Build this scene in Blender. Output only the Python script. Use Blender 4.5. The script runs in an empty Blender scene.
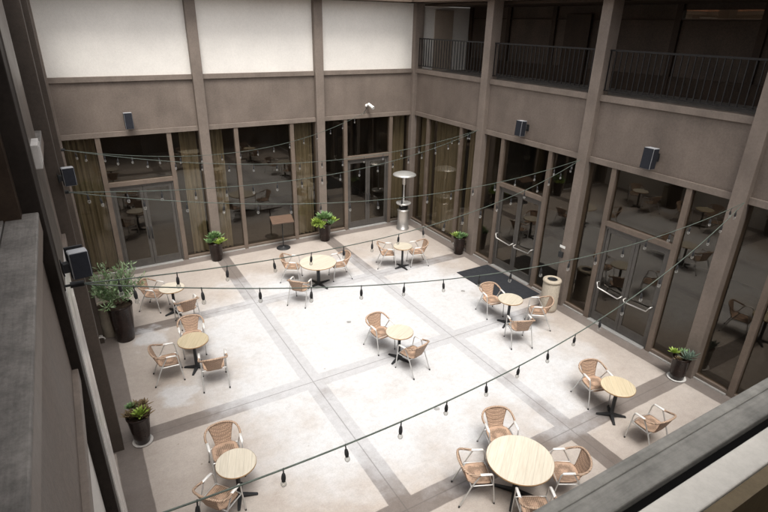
import bpy, bmesh, math, random
from mathutils import Vector, Matrix
random.seed(7)
PI = math.pi
scene = bpy.context.scene
col = scene.collection

# ------------------------------------------------------------------ materials
def mat(name):
    m = bpy.data.materials.new(name); m.use_nodes = True
    nt = m.node_tree
    b = next(n for n in nt.nodes if n.type == 'BSDF_PRINCIPLED')
    return m, nt, b

def N(nt, t, **kw):
    n = nt.nodes.new(t)
    for k, v in kw.items():
        if k in ('operation', 'blend_type', 'data_type', 'wave_type', 'bands_direction', 'noise_dimensions', 'feature', 'clamp', 'distance', 'use_clamp', 'wave_profile', 'interpolation_type'):
            setattr(n, k, v)
        else:
            n.inputs[k].default_value = v
    return n

def mixc(nt, fac, a, b, mode='MIX'):
    n = nt.nodes.new('ShaderNodeMix'); n.data_type = 'RGBA'; n.blend_type = mode
    for sock, v in ((n.inputs[0], fac), (n.inputs[6], a), (n.inputs[7], b)):
        if isinstance(v, bpy.types.NodeSocket): nt.links.new(v, sock)
        elif isinstance(v, (int, float)): sock.default_value = v
        else: sock.default_value = (v[0], v[1], v[2], 1)
    return n.outputs[2]

def ramp(nt, sock, stops):
    r = nt.nodes.new('ShaderNodeValToRGB')
    el = r.color_ramp.elements
    while len(el) < len(stops): el.new(0.5)
    for e, (p, c) in zip(el, stops):
        e.position = p
        e.color = (c, c, c, 1) if isinstance(c, (int, float)) else (c[0], c[1], c[2], 1)
    nt.links.new(sock, r.inputs[0])
    return r.outputs[0]

def coords(nt, kind='Object', scale=(1, 1, 1), world=False):
    if world:
        g = nt.nodes.new('ShaderNodeNewGeometry'); s = g.outputs['Position']
    else:
        tc = nt.nodes.new('ShaderNodeTexCoord'); s = tc.outputs[kind]
    mp = nt.nodes.new('ShaderNodeMapping'); mp.inputs['Scale'].default_value = scale
    nt.links.new(s, mp.inputs[0])
    return mp.outputs[0]

def noise(nt, vec, scale, detail=4, rough=.55):
    n = N(nt, 'ShaderNodeTexNoise', Scale=scale, Detail=detail, Roughness=rough)
    nt.links.new(vec, n.inputs['Vector'])
    return n.outputs['Fac']

def bump(nt, b, h, strength=.3, dist=.01):
    n = N(nt, 'ShaderNodeBump', Strength=strength, Distance=dist)
    nt.links.new(h, n.inputs['Height']); nt.links.new(n.outputs[0], b.inputs['Normal'])

def painted(name, c, var=.18, rough=.55, scale=3.0, bumps=.15, bscale=60, spec=.35, streak=False, metallic=0, grain=None):
    """paint / plaster / metal with slight blotches and a fine surface"""
    m, nt, b = mat(name)
    v = coords(nt, world=True)
    n1 = noise(nt, v, scale, 5)
    lo = tuple(x * (1 - var) for x in c); hi = tuple(min(1, x * (1 + var)) for x in c)
    cs = ramp(nt, n1, [(.3, lo), (.7, hi)])
    if streak:
        v2 = coords(nt, world=True, scale=(1.7, 1.7, .30))
        n2 = noise(nt, v2, 1.6, 5, .65)
        d = ramp(nt, n2, [(.36, .80), (.66, 1.0)])
        cs = mixc(nt, .55, cs, d, 'MULTIPLY')
    ng = noise(nt, v, 22, 6, .75)
    cs = mixc(nt, .75, cs, ramp(nt, ng, [(.34, 1 - var * 1.1), (.60, 1 + var * .55)]), 'MULTIPLY')
    if grain:
        ngr = noise(nt, coords(nt, world=True, scale=grain), 5.0, 7, .7)
        cs = mixc(nt, .9, cs, ramp(nt, ngr, [(.30, .72), (.52, 1.0), (.75, 1.10)]), 'MULTIPLY')
        vk = N(nt, 'ShaderNodeTexVoronoi', Scale=3.2); nt.links.new(v, vk.inputs['Vector'])
        cs = mixc(nt, ramp(nt, vk.outputs['Distance'], [(.03, .8), (.07, 0)]), cs, (.03, .027, .024))
    nt.links.new(cs, b.inputs['Base Color'])
    b.inputs['Metallic'].default_value = metallic
    b.inputs['Specular IOR Level'].default_value = spec
    n3 = noise(nt, v, bscale, 3)
    r = ramp(nt, n1, [(.3, max(0, rough - .08)), (.7, min(1, rough + .08))])
    nt.links.new(r, b.inputs['Roughness'])
    if bumps: bump(nt, b, n3, bumps, .004)
    return m

M = {}
M['brown'] = painted('taupe_wall_paint', (.185, .152, .130), .17, .65, 1.2, .9, 38, .25, True)
M['post'] = painted('taupe_post_paint', (.205, .170, .146), .14, .55, 1.6, .35, 70, .3, True)
M['nearpost'] = painted('near_dark_post_paint', (.024, .019, .016), .2, .6, 1.6, .35, 70, .15)  # post paint darkened to carry the shade on the nearest left post
M['dimpost'] = painted('shaded_dark_post_paint', (.075, .060, .050), .16, .6, 1.6, .35, 70, .25, True)  # post paint with the left wing's shade put into the colour
M['trim'] = painted('taupe_trim_paint', (.205, .170, .145), .14, .55, 2.2, .3, 70, .3, True)
M['mullion'] = painted('window_frame_paint', (.165, .130, .105), .14, .5, 2.0, .25, 80, .35, True)
M['white'] = painted('white_stucco', (.79, .765, .725), .06, .85, .8, .9, 60, .15)
M['glosswhite'] = painted('white_gloss_paint', (.82, .80, .77), .03, .22, 2, .05, 60, .8)  # white stands in for a bright reflection on the brown post
M['dimtrim'] = painted('grey_brown_trim', (.085, .074, .066), .15, .4, 2, .2, 60, .4)  # trim colour darkened for the shade at the upper left
M['oldplastic'] = painted('aged_pale_plastic', (.50, .48, .46), .1, .6, 8, .1, 60, .3)
M['nearcap'] = painted('near_grey_rail', (.180, .176, .164), .20, .7, 5.0, .7, 50, .25, grain=(.5, 9, 9))
M['sill'] = painted('inner_sill_paint', (.52, .50, .465), .10, .7, 3, .4, 60, .2)
M['gapblack'] = painted('black_gap_filler', (.004, .004, .004), .1, .9, 8, .1, 60, .05)
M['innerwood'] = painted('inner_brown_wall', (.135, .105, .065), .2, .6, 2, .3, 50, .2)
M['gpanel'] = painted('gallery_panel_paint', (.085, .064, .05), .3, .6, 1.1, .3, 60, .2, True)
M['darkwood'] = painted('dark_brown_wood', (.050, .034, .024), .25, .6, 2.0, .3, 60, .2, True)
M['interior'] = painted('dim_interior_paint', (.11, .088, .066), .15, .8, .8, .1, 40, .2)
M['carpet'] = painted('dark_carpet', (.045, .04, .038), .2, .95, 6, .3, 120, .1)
M['cap'] = painted('weathered_grey_cap', (.215, .20, .185), .26, .7, 5.0, .7, 50, .25, grain=(9, .5, 9))
M['alu'] = painted('brushed_aluminium', (.60, .60, .59), .04, .36, 20, .05, 150, .5, False, .6)
M['steel'] = painted('stainless_steel', (.58, .57, .55), .03, .34, 3, .0, 100, .5, False, .8)
M['doorframe'] = painted('bronze_door_frame', (.090, .084, .078), .12, .42, 6, .1, 80, .45, False, .25)
M['black'] = painted('black_powder_coat', (.020, .021, .023), .2, .5, 15, .2, 120, .4)
M['blackmatt'] = painted('black_speaker_grille', (.020, .022, .029), .15, .75, 30, .6, 300, .2)
M['spkwhite'] = painted('speaker_shell', (.34, .35, .37), .08, .5, 10, .1, 90, .4)
M['rail'] = painted('dark_railing_paint', (.012, .011, .011), .2, .5, 10, .2, 90, .4)
M['glaze'] = painted('dark_glazed_pot', (.020, .012, .010), .30, .20, 5, .12, 40, .30)
M['beigepot'] = painted('beige_pot', (.42, .37, .30), .12, .8, 6, .5, 60, .2)
M['binstone'] = painted('beige_bin_aggregate', (.46, .41, .34), .16, .85, 60, .6, 160, .2)
M['soil'] = painted('potting_soil', (.06, .045, .033), .4, .95, 20, .9, 60, .1)
M['cord'] = painted('dark_green_cord', (.085, .105, .090), .2, .5, 10, 0, 50, .4)
M['rubber'] = painted('black_rubber', (.028, .028, .030), .2, .55, 20, .1, 90, .4)
M['terracotta'] = painted('terracotta_tile', (.40, .165, .085), .3, .8, 3, .5, 50, .2)
M['soffit'] = painted('soffit_board', (.16, .12, .095), .15, .75, 2, .3, 50, .2)
M['door_beige'] = painted('beige_door_paint', (.40, .33, .27), .06, .6, 3, .1, 60, .3)
M['camwhite'] = painted('white_plastic', (.78, .78, .76), .04, .45, 10, 0, 60, .4)
M['padalu'] = painted('pale_arm_pad', (.74, .73, .71), .06, .45, 20, .1, 90, .45, False, .25)
M['ground'] = painted('outer_ground', (.14, .13, .11), .2, .9, .2, .3, 8, .2)
M['concrete_white'] = painted('white_residue', (.66, .65, .63), .15, .8, 12, .3, 60, .2)

def curtain_mat():
    m, nt, b = mat('olive_curtain')
    v = coords(nt, scale=(1, 1, .05)); n = noise(nt, v, 14, 4)
    cs = ramp(nt, n, [(.3, (.205, .19, .14)), (.7, (.36, .33, .255))])
    nt.links.new(cs, b.inputs['Base Color']); b.inputs['Roughness'].default_value = .9
    b.inputs['Specular IOR Level'].default_value = .15
    return m
M['curtain'] = curtain_mat()

def glass_mat(name, tint, ior):
    m = bpy.data.materials.new(name); m.use_nodes = True; nt = m.node_tree; nt.nodes.clear()
    out = nt.nodes.new('ShaderNodeOutputMaterial')
    tr = N(nt, 'ShaderNodeBsdfTransparent'); tr.inputs[0].default_value = (*tint, 1)
    gl = N(nt, 'ShaderNodeBsdfAnisotropic'); gl.inputs['Roughness'].default_value = .008; gl.inputs[0].default_value = (.95, .88, .78, 1)
    v = coords(nt, world=True); n = noise(nt, v, .9, 2)
    bp = N(nt, 'ShaderNodeBump', Strength=.02, Distance=.05); nt.links.new(n, bp.inputs['Height']); nt.links.new(bp.outputs[0], gl.inputs['Normal'])
    fr = N(nt, 'ShaderNodeFresnel', IOR=ior)
    ge = nt.nodes.new('ShaderNodeNewGeometry')   # same reflectance from both sides of the thin pane
    io = N(nt, 'ShaderNodeMath', operation='MULTIPLY_ADD'); io.inputs[1].default_value = 1 / ior - ior; io.inputs[2].default_value = ior
    nt.links.new(ge.outputs['Backfacing'], io.inputs[0]); nt.links.new(io.outputs[0], fr.inputs['IOR'])
    mx = nt.nodes.new('ShaderNodeMixShader')
    nt.links.new(fr.outputs[0], mx.inputs[0]); nt.links.new(tr.outputs[0], mx.inputs[1]); nt.links.new(gl.outputs[0], mx.inputs[2])
    # thin film of dust
    df = N(nt, 'ShaderNodeBsdfDiffuse'); df.inputs[0].default_value = (.35, .33, .30, 1)
    n2 = noise(nt, coords(nt, world=True, scale=(1, 1, .5)), 2.2, 5, .6)
    dr = ramp(nt, n2, [(.35, .002), (.75, .014)])
    m2 = nt.nodes.new('ShaderNodeMixShader')
    nt.links.new(dr, m2.inputs[0]); nt.links.new(mx.outputs[0], m2.inputs[1]); nt.links.new(df.outputs[0], m2.inputs[2])
    nt.links.new(m2.outputs[0], out.inputs[0])
    return m
M['glass'] = glass_mat('tinted_window_glass', (.62, .57, .49), 1.75)

def bulb_mat():
    m = bpy.data.materials.new('clear_bulb_glass'); m.use_nodes = True; nt = m.node_tree; nt.nodes.clear()
    out = nt.nodes.new('ShaderNodeOutputMaterial')
    tr = N(nt, 'ShaderNodeBsdfTransparent'); tr.inputs[0].default_value = (.85, .85, .83, 1)
    gl = N(nt, 'ShaderNodeBsdfAnisotropic'); gl.inputs['Roughness'].default_value = .06
    df = N(nt, 'ShaderNodeBsdfDiffuse'); df.inputs[0].default_value = (.8, .8, .78, 1)
    lw = N(nt, 'ShaderNodeLayerWeight', Blend=.45)
    v = coords(nt, world=True); nn = noise(nt, v, 40, 2)
    fac = ramp(nt, lw.outputs['Facing'], [(0, .10), (1, .75)])
    m1 = nt.nodes.new('ShaderNodeMixShader'); m2 = nt.nodes.new('ShaderNodeMixShader')
    nt.links.new(ramp(nt, nn, [(.3, .40), (.7, .60)]), m1.inputs[0]); nt.links.new(gl.outputs[0], m1.inputs[1]); nt.links.new(df.outputs[0], m1.inputs[2])
    nt.links.new(fac, m2.inputs[0]); nt.links.new(tr.outputs[0], m2.inputs[1]); nt.links.new(m1.outputs[0], m2.inputs[2])
    nt.links.new(m2.outputs[0], out.inputs[0])
    return m
M['bulb'] = bulb_mat()

def wicker_mat(name, c, weave=True):
    m, nt, b = mat(name)
    v = coords(nt)
    w1 = N(nt, 'ShaderNodeTexWave', Scale=10.5, Distortion=2.0, Detail=2); w1.bands_direction = 'X'
    w2 = N(nt, 'ShaderNodeTexWave', Scale=15, Distortion=2.0, Detail=2); w2.bands_direction = 'Z' if weave else 'X'
    w3 = N(nt, 'ShaderNodeTexWave', Scale=14, Distortion=2.0, Detail=2); w3.bands_direction = 'Y'
    for w in (w1, w2, w3): nt.links.new(v, w.inputs['Vector'])
    mx = N(nt, 'ShaderNodeMath', operation='MULTIPLY'); nt.links.new(w1.outputs['Fac'], mx.inputs[0]); nt.links.new(w3.outputs['Fac'], mx.inputs[1])
    ad = N(nt, 'ShaderNodeMath', operation='ADD'); nt.links.new(mx.outputs[0], ad.inputs[0]); nt.links.new(w2.outputs['Fac'], ad.inputs[1])
    hl = N(nt, 'ShaderNodeMath', operation='MULTIPLY'); hl.inputs[1].default_value = .5; nt.links.new(ad.outputs[0], hl.inputs[0])
    oi = nt.nodes.new('ShaderNodeObjectInfo')
    n = noise(nt, v, 9, 4)
    cs = ramp(nt, hl.outputs[0], [(.06, tuple(x * .38 for x in c)), (.38, tuple(x * .92 for x in c)), (.9, tuple(min(1, x * 1.22) for x in c))])
    cs = mixc(nt, .6, cs, ramp(nt, n, [(.3, .72), (.7, 1.1)]), 'MULTIPLY')
    cs = mixc(nt, .35, cs, ramp(nt, oi.outputs['Random'], [(0, .70), (1, 1.1)]), 'MULTIPLY')
    nt.links.new(cs, b.inputs['Base Color']); b.inputs['Roughness'].default_value = .55
    b.inputs['Specular IOR Level'].default_value = .3
    bump(nt, b, hl.outputs[0], .7, .006)
    return m
M['wicker'] = wicker_mat('woven_wicker', (.47, .325, .235))
M['wickerrail'] = wicker_mat('wrapped_wicker_rail', (.53, .38, .28), False)

def tabletop_mat(name, c1, c2):
    m, nt, b = mat(name)
    v = coords(nt, scale=(1.2, 14, 1)); n = noise(nt, v, 3.0, 6, .6)
    cs = ramp(nt, n, [(.28, c1), (.72, c2)])
    vs = coords(nt, scale=(1, 1, 1))
    sx = nt.nodes.new('ShaderNodeSeparateXYZ'); nt.links.new(vs, sx.inputs[0])
    mu = N(nt, 'ShaderNodeMath', operation='MULTIPLY'); mu.inputs[1].default_value = 8.3; nt.links.new(sx.outputs['Y'], mu.inputs[0])
    fr = N(nt, 'ShaderNodeMath', operation='FRACT'); nt.links.new(mu.outputs[0], fr.inputs[0])
    fl = N(nt, 'ShaderNodeMath', operation='FLOOR'); nt.links.new(mu.outputs[0], fl.inputs[0])
    wn = nt.nodes.new('ShaderNodeTexWhiteNoise'); wn.noise_dimensions = '1D'; nt.links.new(fl.outputs[0], wn.inputs['W'])
    cs = mixc(nt, .5, cs, ramp(nt, wn.outputs[0], [(0, .88), (1, 1.06)]), 'MULTIPLY')
    cs = mixc(nt, .8, cs, ramp(nt, fr.outputs[0], [(0, .55), (.035, 1), (.97, 1), (1, .6)]), 'MULTIPLY')
    oi = nt.nodes.new('ShaderNodeObjectInfo')
    cs = mixc(nt, 1.0, cs, ramp(nt, oi.outputs['Random'], [(0, (.84, .83, .80)), (1, (1.06, 1.05, 1.04))]), 'MULTIPLY')
    nt.links.new(cs, b.inputs['Base Color']); b.inputs['Roughness'].default_value = .42
    bump(nt, b, n, .08, .003)
    return m
M['top'] = tabletop_mat('pale_plank_top', (.54, .495, .41), (.655, .615, .53))
M['topyellow'] = tabletop_mat('yellowish_plank_top', (.50, .425, .29), (.60, .53, .39))
M['topedge'] = painted('tan_table_edge', (.40, .26, .14), .15, .5, 12, .1, 90, .3)
M['standwood'] = tabletop_mat('brown_slanted_board', (.085, .052, .036), (.145, .095, .068))

def floor_mat():
    m, nt, b = mat('courtyard_concrete')
    g = nt.nodes.new('ShaderNodeNewGeometry')
    sx = nt.nodes.new('ShaderNodeSeparateXYZ'); nt.links.new(g.outputs['Position'], sx.inputs[0])
    X, Y = sx.outputs['X'], sx.outputs['Y']
    def dist(sock, centre):
        s = N(nt, 'ShaderNodeMath', operation='SUBTRACT'); s.inputs[1].default_value = centre; nt.links.new(sock, s.inputs[0])
        a = N(nt, 'ShaderNodeMath', operation='ABSOLUTE'); nt.links.new(s.outputs[0], a.inputs[0]); return a.outputs[0]
    def mn(a, b_):
        n = N(nt, 'ShaderNodeMath', operation='MINIMUM'); nt.links.new(a, n.inputs[0]); nt.links.new(b_, n.inputs[1]); return n.outputs[0]
    def mx(a, b_):
        n = N(nt, 'ShaderNodeMath', operation='MAXIMUM'); nt.links.new(a, n.inputs[0]); nt.links.new(b_, n.inputs[1]); return n.outputs[0]
    ds = [dist(X, -7.56), dist(X, -3.79), dist(Y, -3.88), dist(Y, -7.88), dist(Y, -11.65)]
    d = ds[0]
    for e in ds[1:]: d = mn(d, e)
    # borders along the walls
    bd = dist(X, -11.25)
    for e in (dist(X, -.21), dist(Y, -.21), dist(Y, -15.7)): bd = mn(bd, e)
    v = coords(nt, world=True)
    wob = noise(nt, v, 3.5, 4)
    wm = N(nt, 'ShaderNodeMath', operation='MULTIPLY_ADD'); wm.inputs[1].default_value = .03; wm.inputs[2].default_value = -.015
    nt.links.new(wob, wm.inputs[0])
    dw = N(nt, 'ShaderNodeMath', operation='ADD'); nt.links.new(mn(d, bd), dw.inputs[0]); nt.links.new(wm.outputs[0], dw.inputs[1])
    band = ramp(nt, dw.outputs[0], [(.205, 1), (.222, 0)])
    joint = ramp(nt, d, [(.007, 1), (.014, 0)])
    # base colours
    n1 = noise(nt, v, .9, 6, .6); n2 = noise(nt, v, 9, 5, .65); n3 = noise(nt, v, 90, 3)
    slab = ramp(nt, n1, [(.3, (.385, .338, .304)), (.72, (.480, .436, .400))])
    slab = mixc(nt, .5, slab, ramp(nt, n2, [(.3, .80), (.7, 1.06)]), 'MULTIPLY')
    bandc = ramp(nt, n1, [(.3, (.155, .130, .116)), (.72, (.215, .190, .175))])
    bandc = mixc(nt, .5, bandc, ramp(nt, n2, [(.3, .8), (.7, 1.1)]), 'MULTIPLY')
    # pale stain plus overexposed brightness, both painted into the middle of the court
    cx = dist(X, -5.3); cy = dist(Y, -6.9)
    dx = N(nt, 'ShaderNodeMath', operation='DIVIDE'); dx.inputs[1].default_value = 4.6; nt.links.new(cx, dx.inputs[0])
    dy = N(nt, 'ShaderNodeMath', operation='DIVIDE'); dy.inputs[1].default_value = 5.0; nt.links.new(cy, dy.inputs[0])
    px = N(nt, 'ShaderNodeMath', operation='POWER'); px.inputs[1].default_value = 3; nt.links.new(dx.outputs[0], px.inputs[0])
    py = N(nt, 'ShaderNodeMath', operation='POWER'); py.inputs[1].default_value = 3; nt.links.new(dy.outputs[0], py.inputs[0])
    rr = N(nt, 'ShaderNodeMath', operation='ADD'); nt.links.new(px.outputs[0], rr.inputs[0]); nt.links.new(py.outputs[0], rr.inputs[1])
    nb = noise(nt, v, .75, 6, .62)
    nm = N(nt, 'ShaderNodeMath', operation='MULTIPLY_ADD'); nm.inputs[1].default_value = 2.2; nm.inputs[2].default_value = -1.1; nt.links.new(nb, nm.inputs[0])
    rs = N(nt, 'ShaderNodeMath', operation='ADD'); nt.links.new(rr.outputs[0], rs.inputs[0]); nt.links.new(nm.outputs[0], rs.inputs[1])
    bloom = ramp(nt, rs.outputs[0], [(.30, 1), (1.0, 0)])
    # a few washed patches by the left tables
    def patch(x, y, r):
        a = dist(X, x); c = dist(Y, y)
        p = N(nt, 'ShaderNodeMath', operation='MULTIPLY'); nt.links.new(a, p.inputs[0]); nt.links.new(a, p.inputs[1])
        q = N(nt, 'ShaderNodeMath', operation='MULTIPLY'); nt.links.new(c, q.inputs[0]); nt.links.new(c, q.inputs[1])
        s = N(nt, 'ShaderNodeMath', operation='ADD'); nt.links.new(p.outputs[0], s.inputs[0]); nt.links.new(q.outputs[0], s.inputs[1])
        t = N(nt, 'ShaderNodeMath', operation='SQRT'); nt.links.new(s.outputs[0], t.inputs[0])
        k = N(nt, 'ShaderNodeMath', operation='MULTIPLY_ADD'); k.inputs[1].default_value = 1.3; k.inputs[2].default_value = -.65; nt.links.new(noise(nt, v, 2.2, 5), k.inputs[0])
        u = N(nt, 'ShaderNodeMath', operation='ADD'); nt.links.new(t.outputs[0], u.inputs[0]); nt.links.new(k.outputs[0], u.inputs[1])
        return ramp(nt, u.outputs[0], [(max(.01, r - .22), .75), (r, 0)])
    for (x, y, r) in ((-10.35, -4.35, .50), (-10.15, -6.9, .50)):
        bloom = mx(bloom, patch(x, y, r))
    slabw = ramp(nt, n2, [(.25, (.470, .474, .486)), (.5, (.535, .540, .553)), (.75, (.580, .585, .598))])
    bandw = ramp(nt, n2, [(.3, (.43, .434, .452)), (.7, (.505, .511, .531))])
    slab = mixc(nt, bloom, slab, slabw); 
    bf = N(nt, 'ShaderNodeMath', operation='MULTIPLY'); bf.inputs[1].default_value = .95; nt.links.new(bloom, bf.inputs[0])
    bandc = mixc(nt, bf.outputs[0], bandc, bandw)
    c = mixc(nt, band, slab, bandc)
    ns = noise(nt, v, 38, 4, .8)
    c = mixc(nt, .8, c, ramp(nt, ns, [(.33, .84), (.62, 1.05)]), 'MULTIPLY')
    nst = noise(nt, v, 2.1, 7, .7)
    c = mixc(nt, .7, c, ramp(nt, nst, [(.30, (.88, .86, .835)), (.46, (1, 1, 1))]), 'MULTIPLY')
    jf = N(nt, 'ShaderNodeMath', operation='MULTIPLY'); jf.inputs[1].default_value = .5; nt.links.new(joint, jf.inputs[0])
    c = mixc(nt, jf.outputs[0], c, (.10, .09, .085))
    # small spots and hairline cracks
    vo = N(nt, 'ShaderNodeTexVoronoi', Scale=1.3); nt.links.new(v, vo.inputs['Vector'])
    spot = ramp(nt, vo.outputs['Distance'], [(.012, .55), (.035, 0)])
    c = mixc(nt, spot, c, (.16, .13, .10))
    nt.links.new(c, b.inputs['Base Color'])
    nt.links.new(ramp(nt, n1, [(.3, .42), (.7, .62)]), b.inputs['Roughness'])
    b.inputs['Specular IOR Level'].default_value = .35
    bump(nt, b, n3, .12, .004)
    return m
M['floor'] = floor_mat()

def leaf_mat(name, c1, c2, rough=.45):
    m, nt, b = mat(name)
    n = noise(nt, coords(nt), 11, 3)
    cs = ramp(nt, n, [(.3, c1), (.7, c2)])
    nt.links.new(cs, b.inputs['Base Color']); b.inputs['Roughness'].default_value = rough
    b.inputs['Subsurface Weight'].default_value = 0
    return m
M['leafgreen'] = leaf_mat('succulent_green', (.10, .20, .07), (.22, .34, .15))
M['leaflime'] = leaf_mat('lime_leaf', (.22, .33, .05), (.34, .45, .10))
M['leafblue'] = leaf_mat('blue_grey_leaf', (.09, .14, .11), (.16, .22, .17))
M['leafred'] = leaf_mat('russet_leaf', (.14, .10, .055), (.24, .18, .10))
M['leafolive'] = leaf_mat('olive_leaf', (.14, .22, .11), (.30, .40, .24))
M['bark'] = painted('thin_bark', (.16, .12, .09), .2, .85, 20, .4, 80, .2)

# ------------------------------------------------------------------ mesh builder
class MB:
    def __init__(s): s.v = []; s.f = []; s.mi = []; s.sm = []
    def add(s, verts, faces, mi=0, smooth=False, mtx=None):
        o = len(s.v)
        for p in verts:
            p = Vector(p)
            s.v.append(mtx @ p if mtx else p)
        for f in faces: s.f.append([i + o for i in f]); s.mi.append(mi); s.sm.append(smooth)
    def box(s, x0, x1, y0, y1, z0, z1, mi=0, mtx=None):
        v = [(x, y, z) for x in (x0, x1) for y in (y0, y1) for z in (z0, z1)]
        s.add(v, [(0, 1, 3, 2), (4, 6, 7, 5), (0, 4, 5, 1), (2, 3, 7, 6), (0, 2, 6, 4), (1, 5, 7, 3)], mi, False, mtx)
    def tube(s, pts, r, n=8, mi=0, caps=True, mtx=None, flat=1.0):
        pts = [Vector(p) for p in pts]; rs = r if isinstance(r, (list, tuple)) else [r] * len(pts)
        vs = []; fs = []; up = None
        for i, p in enumerate(pts):
            t = (pts[min(i + 1, len(pts) - 1)] - pts[max(i - 1, 0)]).normalized()
            if up is None:
                up = Vector((0, 0, 1)) if abs(t.z) < .9 else Vector((1, 0, 0))
            a = t.cross(up)
            a.normalize(); bb = a.cross(t).normalized(); up = bb
            for k in range(n):
                an = 2 * PI * k / n
                vs.append(p + a * math.cos(an) * rs[i] + bb * math.sin(an) * rs[i] * flat)
        for i in range(len(pts) - 1):
            for k in range(n):
                k2 = (k + 1) % n
                fs.append((i * n + k, i * n + k2, (i + 1) * n + k2, (i + 1) * n + k))
        s.add(vs, fs, mi, True, mtx)
        if caps:
            m_ = len(pts) - 1
            s.add(vs[:n], [tuple(range(n))], mi, False, mtx); s.add(vs[m_ * n:], [tuple(range(n))], mi, False, mtx)
    def lathe(s, prof, n=28, mi=0, smooth=True, mtx=None):
        vs = []; fs = []
        for (r, z) in prof:
            for k in range(n):
                an = 2 * PI * k / n; vs.append((r * math.cos(an), r * math.sin(an), z))
        for i in range(len(prof) - 1):
            for k in range(n):
                k2 = (k + 1) % n; fs.append((i * n + k, i * n + k2, (i + 1) * n + k2, (i + 1) * n + k))
        s.add(vs, fs, mi, smooth, mtx)
        if prof[0][0] > 1e-4: s.add(vs[:n], [tuple(range(n))], mi, False, mtx)
        if prof[-1][0] > 1e-4: s.add(vs[-n:], [tuple(range(n))], mi, False, mtx)
    def build(s, name, m, parent=None, loc=None, bevel=0, recalc=True, weld=False):
        me = bpy.data.meshes.new(name)
        me.from_pydata([tuple(v) for v in s.v], [], s.f)
        ms = m if isinstance(m, (list, tuple)) else [m]
        for q in ms: me.materials.append(q)
        for p, mi, sm in zip(me.polygons, s.mi, s.sm): p.material_index = mi; p.use_smooth = sm
        bm = bmesh.new(); bm.from_mesh(me)
        if weld: bmesh.ops.remove_doubles(bm, verts=bm.verts, dist=1e-5)
        if recalc: bmesh.ops.recalc_face_normals(bm, faces=bm.faces)
        bm.to_mesh(me); bm.free()
        o = bpy.data.objects.new(name, me); col.objects.link(o)
        if parent: o.parent = parent
        if loc: o.location = loc
        if bevel:
            b = o.modifiers.new('edge', 'BEVEL'); b.width = bevel; b.segments = 2; b.limit_method = 'ANGLE'; b.angle_limit = math.radians(50)
        return o

def tag(o, label=None, cat=None, group=None, kind=None):
    if label: o['label'] = label
    if cat: o['category'] = cat
    if group: o['group'] = group
    if kind: o['kind'] = kind
    return o

def thing(name, label, cat, loc=(0, 0, 0), rz=0, group=None):
    o = bpy.data.objects.new(name, None); o.empty_display_size = .1; col.objects.link(o)
    o.location = loc; o.rotation_euler = (0, 0, rz)
    return tag(o, label, cat, group)

def children_of(o): return [c for c in bpy.data.objects if c.parent == o]

def copy_tree(o, parent=None, kids=None):
    c = o.copy(); col.objects.link(c); c.parent = parent
    for ch in kids[o.name] if kids and o.name in kids else children_of(o): copy_tree(ch, c, kids)
    return c

def kid_map(root):
    d = {}
    def walk(o):
        d[o.name] = children_of(o)
        for c in d[o.name]: walk(c)
    walk(root); return d

# ------------------------------------------------------------------ camera
cam = bpy.data.cameras.new('camera'); co = bpy.data.objects.new('camera', cam); col.objects.link(co)
R = Vector((0.86265007, -0.50541096, 0.01986478)); U = Vector((0.18878388, 0.35816059, 0.914375)); F = Vector((0.46924993, 0.78503551, -0.4043807))
mw = Matrix(((R.x, U.x, -F.x, -11.0849), (R.y, U.y, -F.y, -16.6503), (R.z, U.z, -F.z, 7.14887), (0, 0, 0, 1)))
co.matrix_world = mw
cam.sensor_width = 36; cam.lens = 527.0 / 768 * 36; cam.clip_end = 2000; cam.clip_start = .02
cam.dof.use_dof = True; cam.dof.focus_distance = 10.5; cam.dof.aperture_fstop = 7.0
scene.camera = co

# ------------------------------------------------------------------ light
SUN_EL, SUN_ROT = math.radians(66), math.radians(200)
w = bpy.data.worlds.new('World'); scene.world = w; w.use_nodes = True
nt = w.node_tree; bg = nt.nodes['Background']
sky = nt.nodes.new('ShaderNodeTexSky'); sky.sky_type = 'NISHITA'; sky.sun_disc = False
sky.sun_elevation = SUN_EL; sky.sun_rotation = SUN_ROT; sky.air_density = 1.0; sky.dust_density = 4.0; sky.ozone_density = .6
hs = nt.nodes.new('ShaderNodeHueSaturation'); hs.inputs['Saturation'].default_value = .22; hs.inputs['Value'].default_value = 1.9
nt.links.new(sky.outputs[0], hs.inputs['Color'])
wm = mixc(nt, 1.0, hs.outputs[0], (1.0, .965, .92), 'MULTIPLY')
nt.links.new(wm, bg.inputs[0]); bg.inputs[1].default_value = .15
sl = bpy.data.lights.new('sun', 'SUN'); sl.energy = 3.2; sl.angle = math.radians(24); sl.color = (1, .965, .91)
so = bpy.data.objects.new('sun', sl); col.objects.link(so)
sd = Vector((math.sin(SUN_ROT) * math.cos(SUN_EL), math.cos(SUN_ROT) * math.cos(SUN_EL), math.sin(SUN_EL)))
so.rotation_euler = sd.to_track_quat('Z', 'Y').to_euler(); so.location = (0, 0, 30)
scene.view_settings.view_transform = 'Standard'; scene.view_settings.look = 'None'; scene.view_settings.exposure = 0
scene.render.engine = 'CYCLES'
scene.cycles.use_denoising = True
scene.cycles.max_bounces = 10; scene.cycles.diffuse_bounces = 5; scene.cycles.glossy_bounces = 4; scene.cycles.transparent_max_bounces = 16
scene.cycles.caustics_reflective = False; scene.cycles.caustics_refractive = False
scene.cycles.sample_clamp_indirect = 6

# ------------------------------------------------------------------ dimensions (metres)
XL, YS = -11.48, -15.91
H1, BT0, LT0, LT1, HR = 4.08, 4.22, 5.55, 5.69, 7.78   # window head, band bottom, ledge bottom, ledge top, eave
XP = [0, 3.79, 7.607, 11.48]
YP = [0, 3.95, 7.91, 11.70, 15.91]

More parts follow.
